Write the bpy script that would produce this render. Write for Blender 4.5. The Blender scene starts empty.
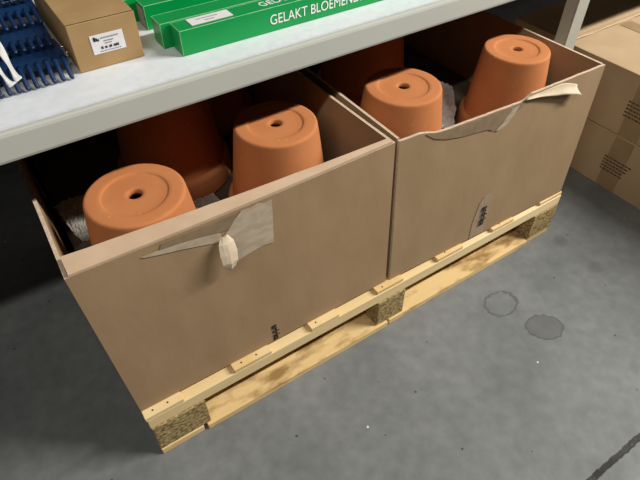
import bpy, bmesh, math, random
from mathutils import Vector, Matrix
random.seed(7)
C = bpy.context.scene.collection
V = Vector

# ------------------------------------------------------------------ materials
def mat(name, col, rough=.7, col2=None, scale=8, stretch=(1,1,1), bump=0, bscale=None, spec=.3,
        metal=0, detail=6, lo=.35, hi=.65, flecks=None, alpha=1, trans=0):
    m = bpy.data.materials.new(name); m.use_nodes = True
    n, l = m.node_tree.nodes, m.node_tree.links
    b = n['Principled BSDF']
    b.inputs['Base Color'].default_value = (*col, 1)
    b.inputs['Roughness'].default_value = rough
    b.inputs['Specular IOR Level'].default_value = spec
    b.inputs['Metallic'].default_value = metal
    b.inputs['Alpha'].default_value = alpha
    g = n.new('ShaderNodeTexCoord'); mp = n.new('ShaderNodeMapping')
    mp.inputs['Scale'].default_value = stretch
    l.new(g.outputs['Object'], mp.inputs['Vector'])
    out = None
    if col2:
        t = n.new('ShaderNodeTexNoise'); t.inputs['Scale'].default_value = scale; t.inputs['Detail'].default_value = detail
        l.new(mp.outputs[0], t.inputs['Vector'])
        r = n.new('ShaderNodeValToRGB')
        r.color_ramp.elements[0].position = lo; r.color_ramp.elements[1].position = hi
        r.color_ramp.elements[0].color = (*col, 1); r.color_ramp.elements[1].color = (*col2, 1)
        l.new(t.outputs['Fac'], r.inputs[0]); out = r.outputs[0]
    if flecks:                                   # (scale, threshold, colour)
        t = n.new('ShaderNodeTexVoronoi'); t.inputs['Scale'].default_value = flecks[0]
        l.new(g.outputs['Object'], t.inputs['Vector'])
        c = n.new('ShaderNodeMath'); c.operation = 'LESS_THAN'; c.inputs[1].default_value = flecks[1]
        l.new(t.outputs['Distance'], c.inputs[0])
        x = n.new('ShaderNodeMix'); x.data_type = 'RGBA'
        l.new(c.outputs[0], x.inputs[0])
        if out: l.new(out, x.inputs[6])
        else: x.inputs[6].default_value = (*col, 1)
        x.inputs[7].default_value = (*flecks[2], 1); out = x.outputs[2]
    if out: l.new(out, b.inputs['Base Color'])
    if bump:
        t = n.new('ShaderNodeTexNoise'); t.inputs['Scale'].default_value = bscale or scale*3; t.inputs['Detail'].default_value = 5
        l.new(mp.outputs[0], t.inputs['Vector'])
        k = n.new('ShaderNodeBump'); k.inputs['Strength'].default_value = bump; k.inputs['Distance'].default_value = .002
        l.new(t.outputs['Fac'], k.inputs['Height']); l.new(k.outputs[0], b.inputs['Normal'])
    return m

def floor_material():
    m = bpy.data.materials.new('concrete'); m.use_nodes = True
    n, l = m.node_tree.nodes, m.node_tree.links
    b = n['Principled BSDF']; b.inputs['Roughness'].default_value = .55; b.inputs['Specular IOR Level'].default_value = .35
    tc = n.new('ShaderNodeTexCoord'); P = tc.outputs['Object']
    def noise(s, d=6, dist=0):
        t = n.new('ShaderNodeTexNoise'); t.inputs['Scale'].default_value = s; t.inputs['Detail'].default_value = d
        t.inputs['Distortion'].default_value = dist; l.new(P, t.inputs['Vector']); return t
    def math_(op, a, c=None, d=None):
        k = n.new('ShaderNodeMath'); k.operation = op
        for i, v in enumerate((a, c, d)):
            if v is None: continue
            if isinstance(v, (int, float)): k.inputs[i].default_value = v
            else: l.new(v, k.inputs[i])
        return k.outputs[0]
    def mix(f, a, c):
        k = n.new('ShaderNodeMix'); k.data_type = 'RGBA'
        if isinstance(f, (int, float)): k.inputs[0].default_value = f
        else: l.new(f, k.inputs[0])
        for i, v in ((6, a), (7, c)):
            if isinstance(v, tuple): k.inputs[i].default_value = (*v, 1)
            else: l.new(v, k.inputs[i])
        return k.outputs[2]
    def ramp(f, p0, p1, a, c):
        r = n.new('ShaderNodeValToRGB'); r.color_ramp.elements[0].position = p0; r.color_ramp.elements[1].position = p1
        r.color_ramp.elements[0].color = (*a, 1); r.color_ramp.elements[1].color = (*c, 1)
        l.new(f, r.inputs[0]); return r.outputs[0]
    base = ramp(noise(4.5, 8, .4).outputs['Fac'], .32, .68, (.158, .170, .173), (.215, .226, .227))
    fine = ramp(noise(34, 8).outputs['Fac'], .3, .7, (.72, .72, .72), (1.12, 1.12, 1.12))
    k = n.new('ShaderNodeMix'); k.data_type = 'RGBA'; k.blend_type = 'MULTIPLY'; k.inputs[0].default_value = .55
    l.new(base, k.inputs[6]); l.new(fine, k.inputs[7]); col = k.outputs[2]
    wob = math_('MULTIPLY_ADD', noise(60, 3).outputs['Fac'], .022, -.011)
    sx = n.new('ShaderNodeSeparateXYZ'); l.new(P, sx.inputs[0])
    def dist(cx, cy, ax, ay, ang):
        dx = math_('SUBTRACT', sx.outputs[0], cx); dy = math_('SUBTRACT', sx.outputs[1], cy)
        c, s = math.cos(ang), math.sin(ang)
        u = math_('ADD', math_('MULTIPLY', dx, c/ax), math_('MULTIPLY', dy, s/ax))
        v = math_('ADD', math_('MULTIPLY', dx, -s/ay), math_('MULTIPLY', dy, c/ay))
        r = math_('SQRT', math_('ADD', math_('MULTIPLY', u, u), math_('MULTIPLY', v, v)))
        return math_('ADD', r, math_('MULTIPLY', wob, 22))
    def smooth(v, a, c, x0=0, x1=1):
        k = n.new('ShaderNodeMapRange'); k.interpolation_type = 'SMOOTHSTEP'
        l.new(v, k.inputs[0]); k.inputs[1].default_value = a; k.inputs[2].default_value = c
        k.inputs[3].default_value = x0; k.inputs[4].default_value = x1; return k.outputs[0]
    dark = (.085, .088, .088)
    # dried ring, filled damp mark, and smaller drips
    for cx, cy, ax, ay, an, fill, ring in ((.880,-.115,.047,.036,0,.08,.75), (.915,-.227,.046,.036,-.5,.55,.85)):
        d = dist(cx, cy, ax, ay, an)
        inside = math_('MULTIPLY', smooth(d, .97, 1.03, 1, 0), fill)
        edge = math_('MULTIPLY', math_('MULTIPLY', smooth(d, .82, .97), smooth(d, 1.0, 1.10, 1, 0)), ring)
        col = mix(math_('MAXIMUM', inside, edge), col, dark)
    for cx, cy, a, s in ((1.192,-.049,.030,.40), (1.19,-.169,.026,.42), (.55,-.30,.05,.14), (1.0,-.42,.02,.25), (.72,-.36,.06,.14), (-.14,.30,.05,.14)):
        d = dist(cx, cy, a, a*.8, .4)
        col = mix(smooth(d, .4, 1.2, s, 0), col, dark)
    # pale plaster crumbs and dark grit stuck to the slab
    vo = n.new('ShaderNodeTexVoronoi'); vo.inputs['Scale'].default_value = 11; l.new(P, vo.inputs['Vector'])
    col = mix(math_('LESS_THAN', vo.outputs['Distance'], .028), col, (.75, .75, .72))
    vo = n.new('ShaderNodeTexVoronoi'); vo.inputs['Scale'].default_value = 17; l.new(P, vo.inputs['Vector'])
    col = mix(math_('LESS_THAN', vo.outputs['Distance'], .05), col, (.07, .065, .06))
    # sawn joint filled with dirt
    j = math_('ABSOLUTE', math_('ADD', math_('ADD', sx.outputs[1], .528), math_('MULTIPLY', wob, .35)))
    jm = smooth(j, .0045, .0075, 1, 0)
    jc = ramp(noise(90, 3).outputs['Fac'], .6, .75, (.008, .007, .006), (.11, .10, .08))
    col = mix(jm, col, jc)
    l.new(col, b.inputs['Base Color'])
    bp = n.new('ShaderNodeBump'); bp.inputs['Strength'].default_value = .25; bp.inputs['Distance'].default_value = .004
    hh = math_('SUBTRACT', math_('MULTIPLY', noise(70, 6).outputs['Fac'], .3), math_('MULTIPLY', jm, 2.5))
    l.new(hh, bp.inputs['Height']); l.new(bp.outputs[0], b.inputs['Normal'])
    l.new(ramp(noise(12, 5).outputs['Fac'], .3, .7, (.42,)*3, (.68,)*3), b.inputs['Roughness'])
    return m

M = {}
M['floor'] = floor_material()
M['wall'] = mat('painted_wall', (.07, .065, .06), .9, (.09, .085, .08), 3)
M['card'] = mat('brown_cardboard', (.345, .228, .128), .82, (.388, .260, .150), 14, (1, 1, .5), bump=.25, bscale=60, spec=.15)
M['card_r'] = mat('brown_cardboard_smooth', (.355, .241, .137), .80, (.398, .274, .160), 12, (1, 1, .5), bump=.25, bscale=60, spec=.15)
M['edge'] = mat('cut_cardboard_edge', (.72, .56, .42), .9, (.58, .43, .31), 160)
M['flap'] = mat('cardboard_flap_lit', (.60, .43, .295), .85, (.66, .48, .335), 30, spec=.15)  # paler than the box card: light on the upward face put into the colour
M['carton'] = mat('tan_cardboard', (.47, .335, .20), .8, (.52, .375, .23), 9, spec=.15)
M['carton_tape'] = mat('brown_packing_tape', (.33, .22, .115), .45, (.37, .25, .135), 20, spec=.4)
M['shelfcarton'] = mat('golden_cardboard', (.40, .255, .115), .7, (.46, .295, .14), 18, spec=.2)
M['tape'] = mat('tape_residue', (.460, .365, .265), .45, (.54, .44, .33), 45, (1, 1, 2), spec=.4, lo=.4, hi=.6)
M['tape_curl'] = mat('curled_paper_tape', (.72, .60, .44), .7, (.62, .50, .36), 40, bump=.3)
M['tear'] = mat('torn_liner', (.25, .175, .105), .8, (.31, .22, .135), 40)
M['ink'] = mat('black_ink', (.018, .016, .014), .8)
M['inkfade'] = mat('faded_ink', (.075, .055, .04), .8)
M['pine'] = mat('pine', (.76, .53, .24), .65, (.88, .68, .38), 9, (1, .12, 1), bump=.35, bscale=60, spec=.2)
M['pine_x'] = mat('pine_lengthwise', (.78, .56, .26), .65, (.90, .71, .41), 9, (.12, 1, 1), bump=.35, bscale=60, spec=.2)
M['pine_rough'] = mat('rough_pine', (.34, .20, .075), .75, (.78, .56, .27), 26, (.4, 1, 1), bump=.7, bscale=50, spec=.15, lo=.36, hi=.52, detail=9)
M['chip'] = mat('chipboard_block', (.20, .135, .055), .9, (.52, .39, .19), 120, (1, 1, 1.6), bump=.8, bscale=110, spec=.1, lo=.38, hi=.62)
M['nail'] = mat('nail_steel', (.09, .075, .06), .5, metal=.8)
M['terra'] = mat('terracotta', (.555, .200, .072), .82, (.610, .234, .090), 11, bump=.15, bscale=90, spec=.22, flecks=(42, .045, (.80, .50, .32)))
M['lip'] = mat('beam_enamel', (.55, .56, .51), .35, (.58, .59, .54), 5, spec=.5, flecks=(14, .012, (.12, .12, .11)))
M['white'] = mat('white_laminate', (.76, .80, .85), .4, (.82, .86, .91), 60, spec=.4)
M['under'] = mat('shelf_underside', (.12, .11, .10), .8)
M['post'] = mat('post_enamel', (.46, .46, .40), .4, (.50, .50, .44), 9, spec=.5)
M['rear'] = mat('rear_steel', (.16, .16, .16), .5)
M['blue'] = mat('dark_blue_plastic', (.004, .024, .082), .36, (.006, .032, .105), 20, spec=.5)
M['black'] = mat('black_plastic', (.012, .012, .014), .35, spec=.5)
M['chrome'] = mat('bright_metal', (.75, .74, .70), .22, metal=1)
M['strap'] = mat('white_plastic_strap', (.80, .80, .80), .35, spec=.5)
M['green'] = mat('glossy_green_card', (.0, .300, .065), .34, (.0, .330, .075), 10, spec=.45)
M['greenedge'] = mat('pale_green_edge', (.12, .52, .20), .6, (.35, .62, .38), 90)  # mottled paler green along the box edges
M['label'] = mat('white_label', (.84, .82, .85), .5)
M['print'] = mat('white_print', (.88, .92, .88), .5)
M['greyprint'] = mat('grey_print', (.30, .29, .31), .6)
M['paper'] = mat('crumpled_newsprint', (.62, .57, .50), .85, (.78, .73, .66), 25, spec=.1)
M['film'] = mat('crumpled_pale_film', (.70, .67, .62), .4, (.82, .79, .74), 30, spec=.5)
M['cardshade'] = mat('shaded_inner_cardboard', (.10, .07, .045), .9)  # brown darkened to stand for the shade deep in the boxes
M['clear'] = mat('glossy_clear_tape', (.36, .255, .160), .4, (.42, .31, .205), 40, spec=.6)

# ------------------------------------------------------------------ helpers
def box(bm, x0, x1, y0, y1, z0, z1, mi=0, top_mi=None, bev=0):
    vs = [bm.verts.new(p) for p in ((x0,y0,z0),(x1,y0,z0),(x1,y1,z0),(x0,y1,z0),(x0,y0,z1),(x1,y0,z1),(x1,y1,z1),(x0,y1,z1))]
    fs = [bm.faces.new([vs[i] for i in f]) for f in ((0,3,2,1),(4,5,6,7),(0,1,5,4),(1,2,6,5),(2,3,7,6),(3,0,4,7))]
    for f in fs: f.material_index = mi
    if top_mi is not None: fs[1].material_index = top_mi
    if bev:
        bmesh.ops.bevel(bm, geom=list({e for f in fs for e in f.edges}), offset=bev, segments=2, affect='EDGES', profile=.6)
    return fs

def newbm(): return bmesh.new()

def obj(name, bm, m, parent=None, smooth=False, world=True):
    me = bpy.data.meshes.new(name)
    bmesh.ops.recalc_face_normals(bm, faces=bm.faces[:])
    if parent is not None and world:
        o = V((0,0,0)); p = parent
        while p is not None: o += p.location; p = p.parent
        bmesh.ops.translate(bm, verts=bm.verts[:], vec=-o)
    bm.to_mesh(me); bm.free()
    for k in (m if isinstance(m, (list, tuple)) else [m]): me.materials.append(M[k])
    if smooth:
        for p in me.polygons: p.use_smooth = True
    ob = bpy.data.objects.new(name, me); C.objects.link(ob)
    if parent is not None: ob.parent = parent
    return ob

def boxobj(name, dims, m, parent=None, bev=0, world=True):
    bm = newbm(); box(bm, *dims, bev=bev); return obj(name, bm, m, parent, world=world)

def tag(o, label, cat, group=None):
    o['label'] = label; o['category'] = cat
    if group: o['group'] = group
    return o
def thing(name, loc, label, cat, group=None):
    o = bpy.data.objects.new(name, None); o.empty_display_size = .05; C.objects.link(o); o.location = loc
    return tag(o, label, cat, group)
def copy_thing(src, loc, label, rz=0, sc=1):
    r = src.copy(); C.objects.link(r); r.location = loc; r.rotation_euler.z = rz; r.scale = (sc,)*3 if not isinstance(sc, tuple) else (sc[0],sc[0],sc[1]); r['label'] = label
    for ch in src.children:
        c = ch.copy(); C.objects.link(c); c.parent = r
        for g in ch.children:
            d = g.copy(); C.objects.link(d); d.parent = c
    return r

def lathe(bm, prof, n=72):
    rings = []
    for r, z in prof:
        if r < 1e-6: rings.append([bm.verts.new((0,0,z))])
        else: rings.append([bm.verts.new((r*math.cos(2*math.pi*i/n), r*math.sin(2*math.pi*i/n), z)) for i in range(n)])
    for a, b in zip(rings, rings[1:]):
        for i in range(n):
            j = (i+1) % n
            if len(a) == 1: bm.faces.new([a[0], b[j], b[i]])
            elif len(b) == 1: bm.faces.new([a[i], a[j], b[0]])
            else: bm.faces.new([a[i], a[j], b[j], b[i]])

def tube(bm, pts, rads, n=10, cap=True):
    pts = [V(p) for p in pts]; rings = []
    for i, p in enumerate(pts):
        t = (pts[min(i+1, len(pts)-1)] - pts[max(i-1, 0)]).normalized()
        u = t.cross(V((0,0,1)));
        if u.length < .01: u = t.cross(V((1,0,0)))
        u.normalize(); w = t.cross(u)
        r = rads[i] if isinstance(rads, (list, tuple)) else rads
        rings.append([bm.verts.new(p + r*(u*math.cos(2*math.pi*k/n) + w*math.sin(2*math.pi*k/n))) for k in range(n)])
    for a, b in zip(rings, rings[1:]):
        for k in range(n): bm.faces.new([a[k], a[(k+1)%n], b[(k+1)%n], b[k]])
    if cap: bm.faces.new(rings[0][::-1]); bm.faces.new(rings[-1])

def slab(bm, grid, thick, edge_mi=1, bump=None):
    """grid[i][j] points of the outer skin (i along the width, j from bottom to top), thickened by vector thick"""
    ni, nj = len(grid), len(grid[0])
    A = [[bm.verts.new(p) for p in col] for col in grid]
    Bv = [[bm.verts.new(V(p)+V(thick)) for p in col] for col in grid]
    for i in range(ni-1):
        for j in range(nj-1):
            bm.faces.new([A[i][j], A[i+1][j], A[i+1][j+1], A[i][j+1]])
            bm.faces.new([Bv[i][j], Bv[i][j+1], Bv[i+1][j+1], Bv[i+1][j]])
    for i in range(ni-1):
        bm.faces.new([A[i][0], Bv[i][0], Bv[i+1][0], A[i+1][0]])
        bm.faces.new([A[i][-1], A[i+1][-1], Bv[i+1][-1], Bv[i][-1]]).material_index = edge_mi
    for j in range(nj-1):
        bm.faces.new([A[0][j], A[0][j+1], Bv[0][j+1], Bv[0][j]]).material_index = edge_mi
        bm.faces.new([A[-1][j], Bv[-1][j], Bv[-1][j+1], A[-1][j+1]])

def patch(name, outline, m, parent, thick=(0, .0012, 0)):
    bm = newbm(); vs = [bm.verts.new(p) for p in outline]; f = bm.faces.new(vs)
    r = bmesh.ops.extrude_face_region(bm, geom=[f])
    bmesh.ops.translate(bm, verts=[v for v in r['geom'] if isinstance(v, bmesh.types.BMVert)], vec=V(thick))
    bmesh.ops.triangulate(bm, faces=bm.faces[:])
    return obj(name, bm, m, parent)

def text(name, body, size, origin, right, up, m, parent, font_scale=1.0, shear=0, bold=0, align='LEFT'):
    cu = bpy.data.curves.new(name, 'FONT'); cu.body = body; cu.size = size; cu.extrude = .0002; cu.offset = bold
    cu.align_x = align
    t = bpy.data.objects.new('tmp', cu); C.objects.link(t)
    bpy.context.view_layer.update()
    me = bpy.data.meshes.new_from_object(t.evaluated_get(bpy.context.evaluated_depsgraph_get()))
    bpy.data.objects.remove(t)
    R_, U_ = V(right).normalized(), V(up).normalized(); N_ = R_.cross(U_)
    o0 = V((0,0,0)); p = parent
    while p is not None: o0 += p.location; p = p.parent
    for v in me.vertices: v.co = V(origin) - o0 + R_*v.co.x*font_scale + U_*v.co.y + N_*(v.co.z+.0004)
    me.materials.clear(); me.materials.append(M[m])
    o = bpy.data.objects.new(name, me); C.objects.link(o); o.parent = parent
    return o

def sheet(name, cx, cy, cz, sx, sy, m, tilt=(0,0), amp=.02, seed=1, lab=None, cat='paper', rz=0, group=None):
    """a crumpled sheet with creases"""
    rnd = random.Random(seed); n = 22
    dirs = [(rnd.uniform(0, math.pi), rnd.uniform(.02, .06), rnd.uniform(0, 9)) for _ in range(6)]
    bm = newbm(); g = []
    for i in range(n):
        row = []
        for j in range(n):
            u, v = (i/(n-1)-.5)*sx, (j/(n-1)-.5)*sy
            h = sum(abs(((u*math.cos(a)+v*math.sin(a)+o_) / w_) % 2 - 1)**.8 for a, w_, o_ in dirs)/6
            p = V((u*(.9+.1*rnd.random()), v*(.9+.1*rnd.random()), amp*(h-.5)*2 + rnd.uniform(-.0015, .0015)))
            row.append(bm.verts.new(p))
        g.append(row)
    for i in range(n-1):
        for j in range(n-1): bm.faces.new([g[i][j], g[i+1][j], g[i+1][j+1], g[i][j+1]])
    bmesh.ops.solidify(bm, geom=bm.faces[:], thickness=.0006)
    o = obj(name, bm, m); o.location = (cx, cy, cz); o.rotation_euler = (tilt[0], tilt[1], rz)
    tag(o, lab, cat, group); return o

# ------------------------------------------------------------------ setting
bm = newbm(); box(bm, -3, 5, -3.2, 1.6, -.1, 0); f = obj('floor', bm, 'floor'); f['kind'] = 'structure'
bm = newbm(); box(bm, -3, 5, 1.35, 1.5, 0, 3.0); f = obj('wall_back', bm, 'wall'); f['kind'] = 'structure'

# ------------------------------------------------------------------ pallet
P0 = .1465
pal = thing('pallet', (.6, .4, 0), 'pale pine pallet with chipboard blocks under the two open boxes', 'pallet')
for x0, x1 in ((0,.078),(.189,.276),(.375,.448),(.556,.634),(.74,.825),(.927,1.006),(1.109,1.197)):
    bm = newbm(); box(bm, x0, x1, random.uniform(0,.003), .8, .1358, P0, bev=.0015)
    d = obj('deck_board', bm, 'pine', pal)
    for k in range(1 if x0 > .3 else 2):
        nx = x0 + (x1-x0)*(.3+.4*k)+random.uniform(-.006,.006); ny = random.uniform(.008,.014)
        nb = newbm(); tube(nb, [(nx,ny,P0-.001),(nx,ny,P0+.0004)], .0020, 8); obj('nail', nb, 'nail', d)
for y0 in (.001, .352, .703):
    boxobj('stringer_board', (0.002,1.197,y0,y0+.095,.105,.1354), 'pine_x', pal, .0015)
for y0 in (-.002, .36, .70):
    for x0, x1 in ((.004,.116),(.560,.642),(1.100,1.194)):
        boxobj('block', (x0,x1,y0,y0+.092,.019,.1045), 'chip', pal, .002)
for x0, x1, y0, y1, m in ((.003,.098,-.004,.796,'pine'),(.106,.592,-.008,.088,'pine_rough'),(.598,1.096,-.006,.089,'pine_rough'),(1.104,1.192,.000,.796,'pine'),
                       (.106,1.096,.705,.796,'pine_rough'),(.106,1.096,.36,.45,'pine_rough')):
    boxobj('bottom_board', (x0,x1,y0,y1,.0,.0185), m, pal, .002)

# ------------------------------------------------------------------ open cardboard boxes
TH = .006
def lerp(a, b, t): return V(a)*(1-t) + V(b)*t
def panel(name, bl, br, tr, tl, thick, mats, parent, bulge=(0,0,0), sag=0, n=13, nz=9, jag=0):
    g = []
    for i in range(n):
        u = i/(n-1); col = []
        for j in range(nz):
            w = j/(nz-1)
            p = lerp(lerp(bl, br, u), lerp(tl, tr, u), w) + V(bulge)*math.sin(math.pi*u)*(.15+.85*w)
            if j == nz-1: p.z += jag*random.uniform(-1, 1)
            if callable(sag): p.z -= sag(p.x)*w
            else: p.z -= sag*math.sin(math.pi*u)*w
            col.append(p)
        g.append(col)
    bm = newbm(); slab(bm, g, thick); return obj(name, bm, mats, parent)

BX = P0+.0012
# left box
LB = thing('cardboard_box', (.3, .4, BX), 'open cardboard box with a dangling torn tab, on the left of the pallet', 'box')
fl = panel('front_panel', (.000,.020,BX), (.5915,.018,BX), (.594,.040,.5217), (-.0135,.041,.5217), (0,TH,0), ['card','edge'], LB, bulge=(0,-.004,0))
panel('side_panel', (.000,.77,BX), (.000,.0265,BX), (-.0135,.0475,.5217), (-.014,.77,.5217), (TH,0,0), ['card','edge'], LB, bulge=(.004,0,0))
panel('side_panel', (.5845,.027,BX), (.5845,.77,BX), (.586,.77,.5217), (.588,.047,.5217), (TH,0,0), ['card','edge'], LB, bulge=(-.004,0,0))
panel('back_panel', (.007,.763,BX), (.584,.763,BX), (.585,.763,.52), (-.007,.763,.52), (0,TH,0), ['card','edge'], LB)
boxobj('bottom_panel', (.007,.584,.028,.762,BX,BX+.005), 'card', LB)
# stub of the cut top flap, folded inwards
g = []
for i in range(16):
    u = i/15; x = lerp((-.0065,0,0), (.588,0,0), u).x
    w = (.040*(1-u) + .0115*u) + random.uniform(-.0006,.0006)
    col = []
    for j in range(5):
        t = j/4; col.append(V((x, .0405 - .004*math.sin(math.pi*u) + w*t, .5225 + .003*t*(1-u))))
    g.append(col)
bm = newbm(); slab(bm, g, (0,0,-.0001-.0045)); 
bmesh.ops.translate(bm, verts=bm.verts[:], vec=(0,0,.0048))
obj('flap_stub', bm, ['flap','edge'], LB)
def lface(x, z, off=.0012):           # point on the left box's front skin
    w = (z-BX)/(.5217-BX); u = (x)/.592
    y = (.020*(1-w)+.0405*w) - .004*math.sin(math.pi*min(max(u,0),1))*(.15+.85*w)
    return V((x, y-off, z))
def on_left(name, pts, m, off=.0012, n=8):
    return patch(name, [lface(x, z, off) for x, z in pts], m, LB, (0, .0004, 0))
on_left('tape_patch', [(.226,.478),(.240,.490),(.254,.506),(.268,.5185),(.285,.516),(.297,.519),(.310,.514),(.3245,.515),(.3225,.470),(.319,.420),(.300,.4235),(.275,.421),(.243,.414),(.234,.436),(.222,.455)], 'tape', .0016)
up = [(.095,.5075),(.125,.5065),(.160,.503),(.195,.4975),(.226,.491)]; lo = [(.226,.471),(.195,.480),(.160,.4895),(.125,.4975),(.100,.504)]
on_left('torn_liner', [(.125,.5072),(.160,.5035),(.195,.498),(.226,.4915),(.240,.4905),(.254,.506),(.262,.5165),(.20,.5165),(.13,.5170)], 'tear', .0011)
on_left('tape_strip', up+lo, 'tape', .0015)
# dangling torn tab
bm = newbm(); tabp = [(.0075,.485,.006),(.0145,.476,.013),(.0165,.458,.020),(.0145,.442,.024),(.009,.430,.023),(.004,.424,.021)]
g = []
for w_, z_, o_ in tabp:
    g.append([lface(.229 + s*w_*.95 - (.487-z_)*.08, z_+ (.0015 if k%2 else 0), o_ + .004*(1-abs(s))) for k, s in enumerate((-1,-.5,0,.5,1))])
slab(bm, g, (0,.001,0), 0); obj('torn_tab', bm, 'tape_curl', LB)
text('printed_mark', 'ardeka', .022, lface(.291,.198,.0012), (.03,-.05,-1), (1,0,.06), 'ink', LB, .80, bold=.0006)

# right box
def rim_sag(x):
    a = min(max((x-.655)/.05,0),1); b = min(max((.950-x)/.018,0),1)
    return .0115*(a*a*(3-2*a))*(b*b*(3-2*b))
RB = thing('cardboard_box', (.9, .4, BX), 'open cardboard box with tape curling off its rim, on the right of the pallet', 'box')
def rface(x, z, off=.0012):
    u = (x-.603)/(1.189-.603); w = (z-BX)/(.517-BX)
    y = (.016*(1-u)+.005*u)*(1-w) + (.040*(1-u)+.016*u)*w - .005*math.sin(math.pi*min(max(u,0),1))*(.15+.85*w)
    return V((x, y-off, z))
panel('front_panel', (.603,.016,BX), (1.193,.005,BX), (1.188,.016,.5165), (.604,.040,.5195), (0,TH,0), ['card_r','edge'], RB, bulge=(0,-.005,0), sag=rim_sag, jag=.0006, n=60)
panel('side_panel', (.6025,.77,BX), (.6025,.0235,BX), (.604,.0475,.5217), (.604,.77,.5217), (TH,0,0), ['card_r','edge'], RB, bulge=(.003,0,0))
panel('side_panel', (1.187,.012,BX), (1.187,.77,BX), (1.183,.77,.514), (1.1825,.0235,.5165), (TH,0,0), ['card_r','edge'], RB, bulge=(-.003,0,0))
panel('back_panel', (.610,.763,BX), (1.185,.763,BX), (1.182,.763,.514), (.611,.763,.52), (0,TH,0), ['card_r','edge'], RB)
boxobj('bottom_panel', (.6095,1.185,.024,.762,BX,BX+.005), 'card_r', RB)
def on_right(name, pts, m, off=.0012):
    return patch(name, [rface(x, z, off) for x, z in pts], m, RB, (0, .0004, 0))
on_right('torn_liner', [(.665,.515),(.72,.506),(.77,.5055),(.82,.5050),(.87,.505),(.935,.5045),(.925,.494),(.900,.483),(.882,.470),(.868,.466),(.850,.462),(.835,.470),(.80,.474),(.76,.478),(.72,.486),(.69,.497)], 'tear', .0014)
on_right('tape_scrap', [(.895,.500),(.915,.502),(.905,.484),(.890,.466),(.868,.458),(.856,.460),(.872,.470),(.884,.486)], 'tape', .0022)
# curling tape: rises off the rim and bends outwards at its right end
g = []
for i in range(19):
    u = i/18; x = .930 + .168*u
    hgt = .004 + .016*min(1, u*1.6)
    drop = .020*max(0, (u-.62)/.38)**1.4
    col = []
    for j in range(7):
        t = j/6
        out = .0022 + (.003 + .012*u + .004*max(0, u-.7)/.3)*t**2.2
        p = rface(x + .004*t*max(0, u-.6), .5160 - .002*(1-u) - drop, out)
        p.z -= hgt*t - .0025*t*t*math.sin(7*u)
        col.append(p)
    g.append(col)
bm = newbm(); slab(bm, g, (0,.0008,0), 0); obj('curling_tape', bm, 'tape_curl', RB, smooth=True)
on_right('tape_strip', [(.862,.260),(.875,.276),(.905,.272),(.900,.215),(.895,.1495),(.850,.1495),(.850,.200)], 'clear', .0010)
text('printed_mark', 'ardeka', .026, rface(.874,.243,.0030), (.01,-.04,-1), (1,-.02,0), 'ink', RB, .86, bold=.0008)

# inner trays that carry the upper layer of pots
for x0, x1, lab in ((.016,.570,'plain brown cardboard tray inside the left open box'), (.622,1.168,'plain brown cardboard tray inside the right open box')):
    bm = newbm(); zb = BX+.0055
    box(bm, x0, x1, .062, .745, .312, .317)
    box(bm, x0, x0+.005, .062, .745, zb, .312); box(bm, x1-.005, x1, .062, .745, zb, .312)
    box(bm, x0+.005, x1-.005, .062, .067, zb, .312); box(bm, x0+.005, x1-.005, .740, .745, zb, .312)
    tag(obj('cardboard_tray', bm, 'cardshade'), lab, 'tray')

# ------------------------------------------------------------------ terracotta pots (standing upside down)
TZ = .3175
H = .205
pot = thing('terracotta_pot', (.135,.150,TZ), '', 'flower pot', 'terracotta pots upside down in the boxes')
bm = newbm()
lathe(bm, [(.1085,.040),(.1075,.052),(.0905,.180),(.0880,.1960),(.0874,.2000),(.0866,.2020),(.0850,.2034),(.0828,.2042),(.0800,.2044),(.066,.2046),(.0600,.2045),(.0582,.2038),(.0568,.2024),(.0550,.2020),(.040,.2022),(.020,.2024),(.0138,.2023),(.0132,.2016),
           (.0128,.197),(.0128,.192),(.020,.1915),(.072,.190),(.0800,.180),(.0985,.050),(.0985,.040)])
# mouth ring hidden where the rim begins
bmesh.ops.remove_doubles(bm, verts=bm.verts[:], dist=1e-6)
obj('body', bm, 'terra', pot, smooth=True, world=False)
bm = newbm()
prof = [(.1070,.0),(.1180,.0),(.1205,.002),(.1215,.006),(.1200,.036),(.1180,.042),(.1140,.0445),(.1085,.0450),(.1000,.0450),(.0990,.030),(.1060,.002),(.1070,.0)]
lathe(bm, prof); bmesh.ops.remove_doubles(bm, verts=bm.verts[:], dist=1e-6)
obj('rim', bm, 'terra', pot, smooth=True, world=False)
pot['label'] = 'upside-down terracotta pot nearest the left corner of the left box, drainage hole up'
potspec = [
 ((.437,.214,TZ), (.935,1.035), 1.0, 'upside-down terracotta pot half in shadow, beside the inner side wall of the left box'),
 ((.747,.200,TZ), (.955,.98), 2.0, 'upside-down terracotta pot at the left front corner of the right box'),
 ((1.070,.174,TZ), (.875,1.015), 3.0, 'upside-down terracotta pot at the right front of the box with the curling tape'),
 ((.292,.450,TZ), (1.05,1.2), 4.0, 'big shadowed terracotta pot with its rim lit, behind the left box\'s front pots'),
 ((.461,.640,TZ), 1.0, 5.0, 'dark terracotta pot deep in the left box by its inner wall'),
 ((.860,.490,TZ), (1.05,1.35), 6.0, 'tall shadowed terracotta pot behind the others in the right box'),
]
pot.location = (.1365,.164,TZ)
for loc, sc, rz, lab in potspec:
    copy_thing(pot, loc, lab, rz, sc)
pot.rotation_euler.z = .4
pot.scale = (.965,.965,1.025)

# packing between the pots
sheet('crumpled_paper', .055,.352,.368,.066,.105,'paper',(.35,.1),.028,3,'grey crumpled paper packing beside the front left pot of the left box',rz=.25)
sheet('crumpled_paper', .925,.245,.385,.075,.13,'film',(.55,.2),.016,5,'pale crumpled packing film between the two front pots of the right box',rz=-.5)
sheet('crumpled_paper', .290,.262,.352,.06,.06,'film',(.1,.1),.010,9,'small scrap of white paper between the pots of the left box',rz=.2)


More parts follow.
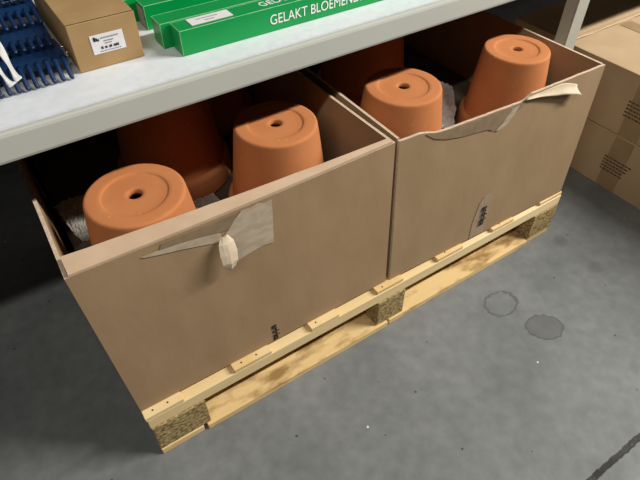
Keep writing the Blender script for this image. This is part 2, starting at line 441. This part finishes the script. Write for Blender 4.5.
# ------------------------------------------------------------------ shelving
SY = .150; SZ0 = .659; SZ1 = .7025
sh = thing('shelving_unit', (1.2, .45, 0), 'pale grey metal shelving with a white shelf, spanning above the pallet', 'shelving')
for x0, x1 in ((-1.3, 1.229), (1.2295, 3.6)):
    bm = newbm(); box(bm, x0, x1, SY, SY+.014, SZ0, SZ1, bev=.005); obj('beam', bm, 'lip', sh)
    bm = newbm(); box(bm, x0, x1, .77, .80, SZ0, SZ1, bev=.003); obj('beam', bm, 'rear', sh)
    bm = newbm(); box(bm, x0, x1, SY+.0142, .7695, SZ1-.022, SZ1-.006); s = obj('shelf_panel', bm, 'under', sh)
    bm = newbm(); box(bm, x0, x1, SY+.0155, .7695, SZ1-.0055, SZ1+.0003); obj('white_liner', bm, 'white', s)
for yy in (.1705, .812):
    bm = newbm()
    box(bm, 1.250, 1.256, yy+.001, yy+.030, 0, 1.4); box(bm, 1.250, 1.292, yy-.004, yy, 0, 1.4); box(bm, 1.286, 1.292, yy+.001, yy+.018, 0, 1.4)
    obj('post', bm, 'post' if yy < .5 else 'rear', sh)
boxobj('rear_rail', (-1.3, 1.205, .815, .840, .225, .275), 'rear', sh, .003)

# ------------------------------------------------------------------ cartons to the right, on the floor
def carton(z0, z1, lab, top, x0=1.500):
    t = thing('cardboard_carton', (1.82,.1,z0), lab, 'box', 'stacked closed cartons beside the pallet')
    bm = newbm(); box(bm, x0, 2.15, -.62, .52, z0, z1, bev=.003); obj('body', bm, 'carton', t)
    bm = newbm(); box(bm, x0-.0010, x0-.0002, .000, .062, z0+.004, z1-.004); obj('side_tape', bm, 'carton_tape', t)
    rnd = random.Random(int(z0*1000)+2)
    for r_ in range(5):
        y = .058 - .0; z = z0 + (z1-z0)*.57 - .011*r_
        bm = newbm(); yy = .070
        ln = rnd.uniform(.05,.09)
        while yy > .070-ln:
            w = rnd.uniform(.005,.012); box(bm, x0-.0018, x0-.0012, yy-w, yy, z, z+.0038); yy -= w+.003
        obj('printed_line', bm, 'inkfade', t)
    return t
c1 = carton(.0005, .183, 'closed tan cardboard carton on the floor right of the pallet, lower of the stack', False)
c2 = carton(.1845, .372, 'closed tan carton right of the pallet, upper of the stack, its top showing', True)
bm = newbm()
g = [[V((1.498+.66*i/12, .318+.002*math.sin(i*1.9), .3722+.002*(i%2)*.4)), V((1.498+.66*i/12, .306, .3765+.0015*math.sin(i*2.3)))] for i in range(13)]
slab(bm, g, (0,.003,.001), 0); obj('raised_flap_edge', bm, 'flap', c2)
boxobj('top_flap', (1.499, 2.150, .325, .519, .3723, .3760), 'carton', c2, .001)
bm = newbm(); box(bm, 1.735, 1.790, -.62, .303, .3722, .3730); obj('top_tape', bm, 'carton_tape', c2)

# ------------------------------------------------------------------ things on the shelf
ZS = SZ1+.0008
# small carton
sc_ = thing('small_carton', (.18,.35,ZS), 'small golden brown carton with a white label on the shelf, beside the green boxes', 'box')
bm = newbm(); box(bm, .1305, .2325, .257, .520, ZS, ZS+.0725, bev=.0012); obj('body', bm, 'shelfcarton', sc_)
bm = newbm(); box(bm, .1305, .2325, .2585, .2600, ZS+.0727, ZS+.0729); obj('lid_seam', bm, 'ink', sc_)
bm = newbm(); box(bm, .158, .208, .2562, .2568, .7255, .7545)
lb = obj('label', bm, 'label', sc_)
rnd = random.Random(4)
bm = newbm(); box(bm, .1625,.1655,.2555,.2561,.7455,.7515); box(bm, .1660,.1680,.2555,.2561,.7455,.7500); box(bm,.1685,.1705,.2555,.2561,.7450,.7480)
for z, x0, x1, h in ((.7480,.173,.200,.0014),(.7430,.177,.190,.0012),(.7395,.178,.188,.0010)):
    x = x0
    while x < x1: w = rnd.uniform(.001,.003); box(bm, x, x+w, .2555,.2561, z, z+h, mi=1); x += w+.0007
x = .171
while x < .200:
    w = rnd.uniform(.0006,.0022); box(bm, x, x+w, .2555,.2561,.7322,.7352+rnd.uniform(0,.001)); x += w+rnd.choice((.0006,.0006,.003))
x = .168
while x < .198: w = rnd.uniform(.001,.003); box(bm, x, x+w, .2555,.2561,.7285,.7293, mi=1); x += w+.0008
obj('label_print', bm, ['ink','greyprint'], lb)

# green boxes of coated wire
GH = .0405; GW = .0385
TXT = 'GELAKT BLOEMENDRAAD'
def green(y0, x0, lab, tilt=0, label=False, showtext=True, open_end=False, z0=None, txtx=.160):
    z = ZS if z0 is None else z0
    t = thing('wire_box', (x0, y0, z), lab, 'box', 'long green boxes on the shelf')
    bm = newbm(); box(bm, x0, x0+.95, y0, y0+GW, z, z+GH, bev=.0008); b_ = obj('body', bm, 'green', t)
    bm = newbm()
    for yy, zz in ((y0, z+GH), (y0+GW, z+GH)): tube(bm, [(x0+.001,yy+(.0006 if yy==y0 else -.0006),zz-.0004),(x0+.949,yy+(.0006 if yy==y0 else -.0006),zz-.0004)], .0007, 6)
    tube(bm, [(x0+.0006,y0+.0006,z+.001),(x0+.0006,y0+.0006,z+GH-.001)], .0008, 6)
    tube(bm, [(x0+.0006,y0+.001,z+GH-.0004),(x0+.0006,y0+GW-.001,z+GH-.0004)], .0007, 6)
    obj('pale_edge', bm, 'greenedge', t)
    if showtext:
        text('front_lettering', TXT, .0238, (x0+txtx, y0-.0002, z+.0120), (1,0,0), (0,0,1), 'print', t, .87)
        text('top_lettering', TXT, .0238, (x0+txtx-.008, y0+.0125, z+GH+.0001), (1,0,0), (0,1,0), 'print', t, .87)
    if label:
        bm = newbm(); box(bm, x0+.026, x0+.0985, y0+.008, y0+.0345, z+GH+.0003, z+GH+.0008); l_ = obj('label', bm, 'label', t)
        bm = newbm(); rr = random.Random(8); x = x0+.040
        while x < x0+.075: w = rr.uniform(.0015,.004); box(bm, x, x+w, y0+.024, y0+.0265, z+GH+.0009, z+GH+.0011); x += w+.0012
        x = x0+.052
        while x < x0+.066: w = rr.uniform(.002,.003); box(bm, x, x+w, y0+.015, y0+.0175, z+GH+.0009, z+GH+.0011); x += w+.001
        obj('label_print', bm, 'greyprint', l_)
    if open_end:
        bm = newbm(); box(bm, x0-.0015, x0-.0003, y0+.005, y0+GW-.005, z+.004, z+GH-.005); obj('torn_end', bm, 'greyprint', t)
    return t
green(.2200, .2835, 'front long green box on the shelf with a white label on top and white lettering', label=True)
green(.2620, .2680, 'second long green box from the shelf edge, directly behind the labelled one', showtext=False)
green(.3450, .2720, 'long green box with a torn open grey end, third from the shelf edge', showtext=False, open_end=True)
green(.3900, .2500, 'long green box farthest from the shelf edge', showtext=False)

# rake heads
def rake(y_tip, z, dz_tip, m, lab, x_end=.115, n=14, pitch=.0126, bar=.04, tl=.032, clips=True, slope=.25):
    """plastic comb: a flat bar with round tines reaching forward and drooping"""
    t = thing('rake_head', (x_end-.08, y_tip+tl+bar*.5, z), lab, 'rake head', 'rake heads piled on the shelf')
    yb = y_tip+tl; x0 = x_end-pitch*(n-1)-.006
    bm = newbm(); g = []
    for i in range(2*n):
        x = x0 + (x_end+.006-x0)*i/(2*n-1)
        g.append([V((x, yb + bar*j/6, z + .006*math.sin(math.pi*j/6) - .0)) for j in range(7)])
    slab(bm, g, (0,0,-.007), 0); obj('bar', bm, m, t, smooth=False)
    for k in range(n):
        x = x_end - pitch*k
        bm = newbm()
        tube(bm, [(x, yb+.006, z+.0005), (x, yb-.003, z+.0005), (x, yb-tl*.5, z-.001+dz_tip*.4), (x, y_tip+.003, z+dz_tip), (x, y_tip, z+dz_tip-.001)], [.0036,.0038,.0036,.0034,.0022], 10)
        obj('tine', bm, m, t, smooth=True)
    if clips:
        for yy in (yb+.008, yb+.030):
            bm = newbm(); tube(bm, [(x_end+.0065,yy,z),(x_end+.0100,yy,z+.001),(x_end+.0105,yy,z+.0045),(x_end+.0075,yy,z+.0055)], .0022, 8)
            obj('clip', bm, 'chrome', t, smooth=True)
    return t
rake(.243, .7255, -.018, 'blue', 'dark blue plastic rake head at the front, its tine tips touching the white shelf', bar=.080, tl=.028)
rake(.298, .7425, -.003, 'blue', 'dark blue plastic rake head stepped back just above the front one', x_end=.1085, tl=.022, bar=.080, clips=False)
rake(.348, .7580, -.003, 'blue', 'dark blue rake head in the middle of the pile, long tines lying back', x_end=.1120, tl=.046, bar=.060, clips=False)
rake(.408, .7740, -.002, 'blue', 'topmost dark blue plastic rake head with pale round tine tips', x_end=.1120, tl=.020, bar=.07, clips=False)
rake(.475, .7890, -.003, 'black', 'black plastic rake head behind the blue ones', x_end=.1080, tl=.028, bar=.07, clips=False)

# white strap hanging over the rakes
st = thing('white_strap', (.04,.28,.74), 'pair of white plastic straps lying across the dark blue rake heads', 'strap')
for pts in ([(.020,.385,.788),(.030,.345,.778),(.040,.300,.757),(.041,.262,.748),(.043,.228,.742),(.044,.214,.739)],
            [(-.005,.330,.785),(.010,.300,.765),(.022,.262,.755),(.026,.238,.747),(.031,.215,.742),(.034,.204,.739)]):
    bm = newbm(); g = []
    for i in range(25):
        s = i/24*(len(pts)-1); k = min(int(s), len(pts)-2); p = lerp(pts[k], pts[k+1], s-k)
        tw = .9*math.sin(i*.28)
        d = V((math.cos(tw), .25, math.sin(tw)))*.0052
        g.append([p-d, p-d*.3, p+d*.3, p+d])
    slab(bm, g, (0,0,-.0014), 0); obj('strap', bm, 'strap', st, smooth=True)

# ------------------------------------------------------------------ light
def area(name, loc, target, sx, sy, power, col):
    L = bpy.data.lights.new(name, 'AREA'); L.shape = 'RECTANGLE'; L.size = sx; L.size_y = sy; L.energy = power; L.color = col
    o = bpy.data.objects.new(name, L); C.objects.link(o); o.location = loc
    o.rotation_euler = (V(target)-V(loc)).to_track_quat('-Z', 'Z').to_euler()
    # keep the long side along X
    z = -(V(target)-V(loc)).normalized(); x = V((1,0,0)); x = (x - z*x.dot(z)).normalized(); y = z.cross(x)
    o.rotation_euler = Matrix((x, y, z)).transposed().to_euler()
    return o
area('ceiling_tube', (3.2,-1.33,2.85), (1.1,.1,.3), 2.4, .045, 166, (1,.965,.89))
area('ceiling_tube', (-.9,-1.33,2.85), (.6,.1,.3), 2.4, .045, 26, (1,.965,.89))
w = bpy.data.worlds.new('hall'); bpy.context.scene.world = w; w.use_nodes = True
w.node_tree.nodes['Background'].inputs[0].default_value = (.80,.86,1,1)
w.node_tree.nodes['Background'].inputs[1].default_value = .007

# ------------------------------------------------------------------ camera
cam = bpy.data.cameras.new('camera'); co = bpy.data.objects.new('camera', cam); C.objects.link(co)
Rm = Matrix(((0.8335998790682034, 0.39437633224514984, -0.386753862530602), (-0.5523448832555906, 0.5886325662866503, -0.5902769111596354), (-0.005135324609470547, 0.7056762788075388, 0.7085157852648732)))
co.matrix_world = Matrix.Translation((0.01496942741005935, -0.5844440981593778, 1.1081495088010533)) @ Rm.to_4x4()
cam.sensor_width = 36; cam.lens = 540.184/640*36; cam.clip_start = .02
S = bpy.context.scene; S.camera = co
S.view_settings.view_transform = 'Standard'; S.view_settings.look = 'None'; S.view_settings.gamma = 1
S.view_settings.use_curve_mapping = False; S.view_settings.exposure = .24
